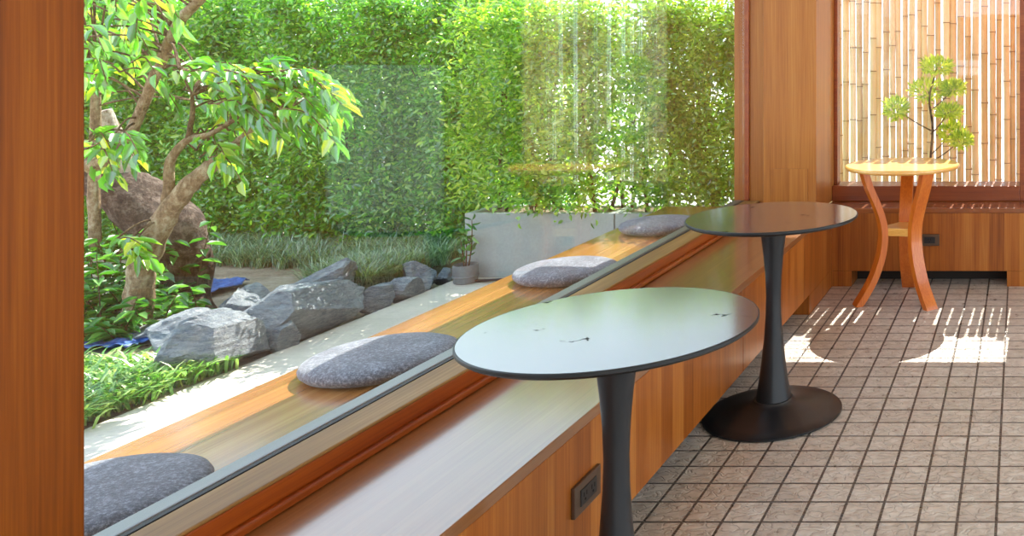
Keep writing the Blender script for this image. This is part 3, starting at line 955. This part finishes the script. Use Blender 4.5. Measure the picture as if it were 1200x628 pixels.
for i in range(12):
    x0 = nr.uniform(225, 270); y0 = nr.uniform(150, 185)
    spray(x0, y0, x0 + nr.uniform(10, 40), y0 + nr.uniform(5, 30), nr.uniform(-0.2, 0.1), int(nr.integers(6, 9)))
for i in range(5):
    x0 = nr.uniform(125, 165); y0 = nr.uniform(280, 300)
    spray(x0, y0, x0 + nr.uniform(15, 40), y0 + nr.uniform(2, 16), -0.15, 8, 6)
from_bm('foliage_twig', tw, M['twig'], tree, smooth=True)
n = len(P_)
leaves_mesh('foliage', [list(p) for p in P_], [list(p) for p in D_], [list(p) for p in N_], nr.uniform(0.055, 0.10, n), nr.uniform(0.010, 0.018, n), M['tree_leaf'], 0.35, tree)

# undergrowth at the foot of the trees
def undergrowth(px, py, Y, wx, hz, k, label, seed):
    b = at(px, py, Y)
    b.z = 0.0
    r = thing('undergrowth_bush', label, 'bush', b)
    q = np.random.default_rng(seed)
    P, D, N = [], [], []
    st_ = bmesh.new()
    for s in range(k):
        x, y = q.uniform(-wx, wx), q.uniform(-0.22, 0.22)
        h = hz * q.uniform(0.5, 1.0)
        lean = Vector((q.uniform(-.12, .12), q.uniform(-.15, .05), 0))
        path = [(Vector((x, y, 0.0)) + lean * (u ** 1.5) + Vector((0, 0, h * u)), 0.004 * (1 - 0.6 * u)) for u in (0, 0.25, 0.5, 0.75, 1)]
        add_tube(st_, path, 5)
        for m in range(16):
            u = 0.15 + 0.85 * m / 15
            p = Vector((x, y, 0.0)) + lean * (u ** 1.5) + Vector((0, 0, h * u))
            a = m * 2.4 + q.uniform(-.4, .4)
            P.append(p); D.append((math.cos(a), math.sin(a), q.uniform(-.25, .35))); N.append((0, 0, 1))
    from_bm('stem', st_, M['twig'], r)
    n = len(P)
    leaves_mesh('foliage', [list(p) for p in P], D, N, q.uniform(0.05, 0.095, n), q.uniform(0.012, 0.02, n), M['fern_leaf'], 0.3, r)
undergrowth(116, 0, 4.12, 0.26, 0.50, 40, 'low leafy bush between the pillar and the slender trunk', 31)
undergrowth(186, 0, 4.08, 0.10, 0.24, 20, 'low leafy bush between the slender trunk and the old trunk', 32)

# ------------------------------------------------------------------ grass beds
def grass(name, label, pts_fn, tufts, per, L, W, B, mat, seed):
    q = np.random.default_rng(seed)
    P, A, LL, WW, BB = [], [], [], [], []
    for i in range(tufts):
        x, y, z = pts_fn(q)
        s = q.uniform(0.75, 1.15)
        for j in range(per):
            P.append((x + q.normal() * 0.02, y + q.normal() * 0.02, z))
            A.append(q.uniform(0, 6.28)); LL.append(q.uniform(*L) * s); WW.append(q.uniform(*W)); BB.append(q.uniform(*B))
    o = blades_mesh(name, P, A, LL, WW, BB, mat)
    c = np.mean(np.array(P), 0)
    origin_to(o, (float(c[0]), float(c[1]), 0))
    return tag(o, label, 'grass', kind='stuff')
def f1(q):
    y = q.uniform(2.3, 3.62)
    x = -3.30 - abs(q.normal(0, 0.42))
    return x, y, 0.0
grass('lilyturf_grass', 'bright green arching grass between the path and the near rocks', f1, 560, 20, (0.09, 0.16), (0.004, 0.0075), (0.5, 0.95), M['liriope'], 51)
def f2(q):
    y = q.uniform(4.75, 5.75)
    return q.uniform(-5.3, -3.52) if y > 5.2 else q.uniform(-3.85, -3.52), y, 0.02
grass('mondo_grass', 'dark grey-green fine grass bed in front of the hedge', f2, 520, 30, (0.12, 0.22), (0.0016, 0.003), (0.4, 0.85), M['mondo'], 52)

# ------------------------------------------------------------------ rocks
def rock(loc, size, label, seed, rot=0.0):
    q = random.Random(seed)
    bm = bmesh.new()
    bmesh.ops.create_icosphere(bm, subdivisions=5, radius=1)
    planes = []
    for k in range(13):
        d = Vector((q.gauss(0, 1), q.gauss(0, 1), q.gauss(0.15, 0.8))).normalized()
        planes.append((d, q.uniform(0.45, 0.80)))
    for v in bm.verts:
        p = v.co.copy()
        for d, h in planes:
            s = p.dot(d)
            if s > h:
                p -= d * (s - h)
        p *= 1 + 0.035 * noise.noise(Vector((p.x * 1.3, p.y * 1.3, p.z * 9 + p.x * 3)) + Vector((seed * 3, 0, 0))) + 0.05 * noise.noise(p * 2.6 + Vector((seed, 0, 0))) + 0.030 * noise.noise(p * 7 + Vector((0, seed, 0))) + 0.014 * noise.noise(p * 17)
        v.co = p
    mn = [min(v.co[i] for v in bm.verts) for i in range(3)]
    mx_ = [max(v.co[i] for v in bm.verts) for i in range(3)]
    rz = Matrix.Rotation(rot, 3, 'Z')
    for v in bm.verts:
        v.co = rz @ Vector([((v.co[i] - mn[i]) / (mx_[i] - mn[i]) - 0.5) * size[i] for i in range(3)])
        v.co.z += size[2] * 0.5
    o = from_bm('garden_rock', bm, M['rock'], smooth=True, angle=16)
    o.location = (loc[0] + 0.045, loc[1], -0.03)
    tag(o, label, 'rock', 'grey rocks edging the garden path')
RK = [((-3.415, 3.70), (0.26, 0.44, 0.26), 'blocky grey rock with white veins next to the bright grass', 1, 0.05),
      ((-3.66, 3.80), (0.26, 0.38, 0.22), 'pale-topped rock just behind the bright grass', 2, 0.3),
      ((-3.47, 4.16), (0.36, 0.66, 0.26), 'largest smooth grey rock in the middle of the path edge', 3, 0.0),
      ((-3.64, 4.52), (0.26, 0.42, 0.26), 'tall pointed rock behind the largest rock', 4, 0.2),
      ((-3.325, 3.92), (0.11, 0.15, 0.15), 'small rock wedged between the blocky rock and the largest one', 5, 0.5),
      ((-3.92, 4.02), (0.40, 0.34, 0.15), 'flat rock at the foot of the slender tree', 6, 0.1),
      ((-3.80, 4.25), (0.30, 0.32, 0.21), 'grey rock in front of the old trunk', 7, 0.7),
      ((-3.68, 4.12), (0.18, 0.28, 0.23), 'narrow upright rock behind the blocky veined rock', 8, 0.2),
      ((-3.39, 4.58), (0.17, 0.22, 0.14), 'dark low rock just past the largest rock', 9, 0.3),
      ((-3.37, 4.74), (0.15, 0.22, 0.135), 'streaked small rock midway along the dark grass edge', 10, 0.1),
      ((-3.39, 4.90), (0.15, 0.18, 0.12), 'rounded small rock near the end of the path edging', 11, 0.6),
      ((-3.46, 5.00), (0.17, 0.18, 0.16), 'bluish rock second from the small grey pot', 12, 0.9),
      ((-3.365, 5.075), (0.10, 0.10, 0.10), 'dark little rock closest to the small grey pot', 13, 0.2)]
for a in RK:
    rock(*a)

# blue plastic sheet poking out of the soil
def tarp(px, py, Y, sx, sy, label, seed):
    bm = bmesh.new()
    bmesh.ops.create_grid(bm, x_segments=24, y_segments=14, size=0.5)
    for v in bm.verts:
        edge = 1 + 0.25 * noise.noise(Vector((math.atan2(v.co.y, v.co.x) * 2, seed, 0)))
        v.co.x *= sx * edge; v.co.y *= sy * edge
        v.co.z = 0.02 + 0.035 * abs(noise.noise(v.co * 14 + Vector((seed, 0, 0)))) + 0.01 * noise.noise(v.co * 40)
    o = from_bm('plastic_sheet', bm, M['tarp'], smooth=True, angle=0)
    sd = o.modifiers.new('thickness', 'SOLIDIFY'); sd.thickness = 0.003
    p = at(px, py, Y)
    o.location = (p.x, p.y, 0.03)
    tag(o, label, 'plastic sheet')
tarp(238, 338, 4.72, 0.26, 0.34, 'crumpled blue plastic sheet on the bare soil beside the old trunk', 1.0)
tarp(128, 396, 3.86, 0.34, 0.2, 'strip of blue plastic sheet in front of the slender tree', 5.0)
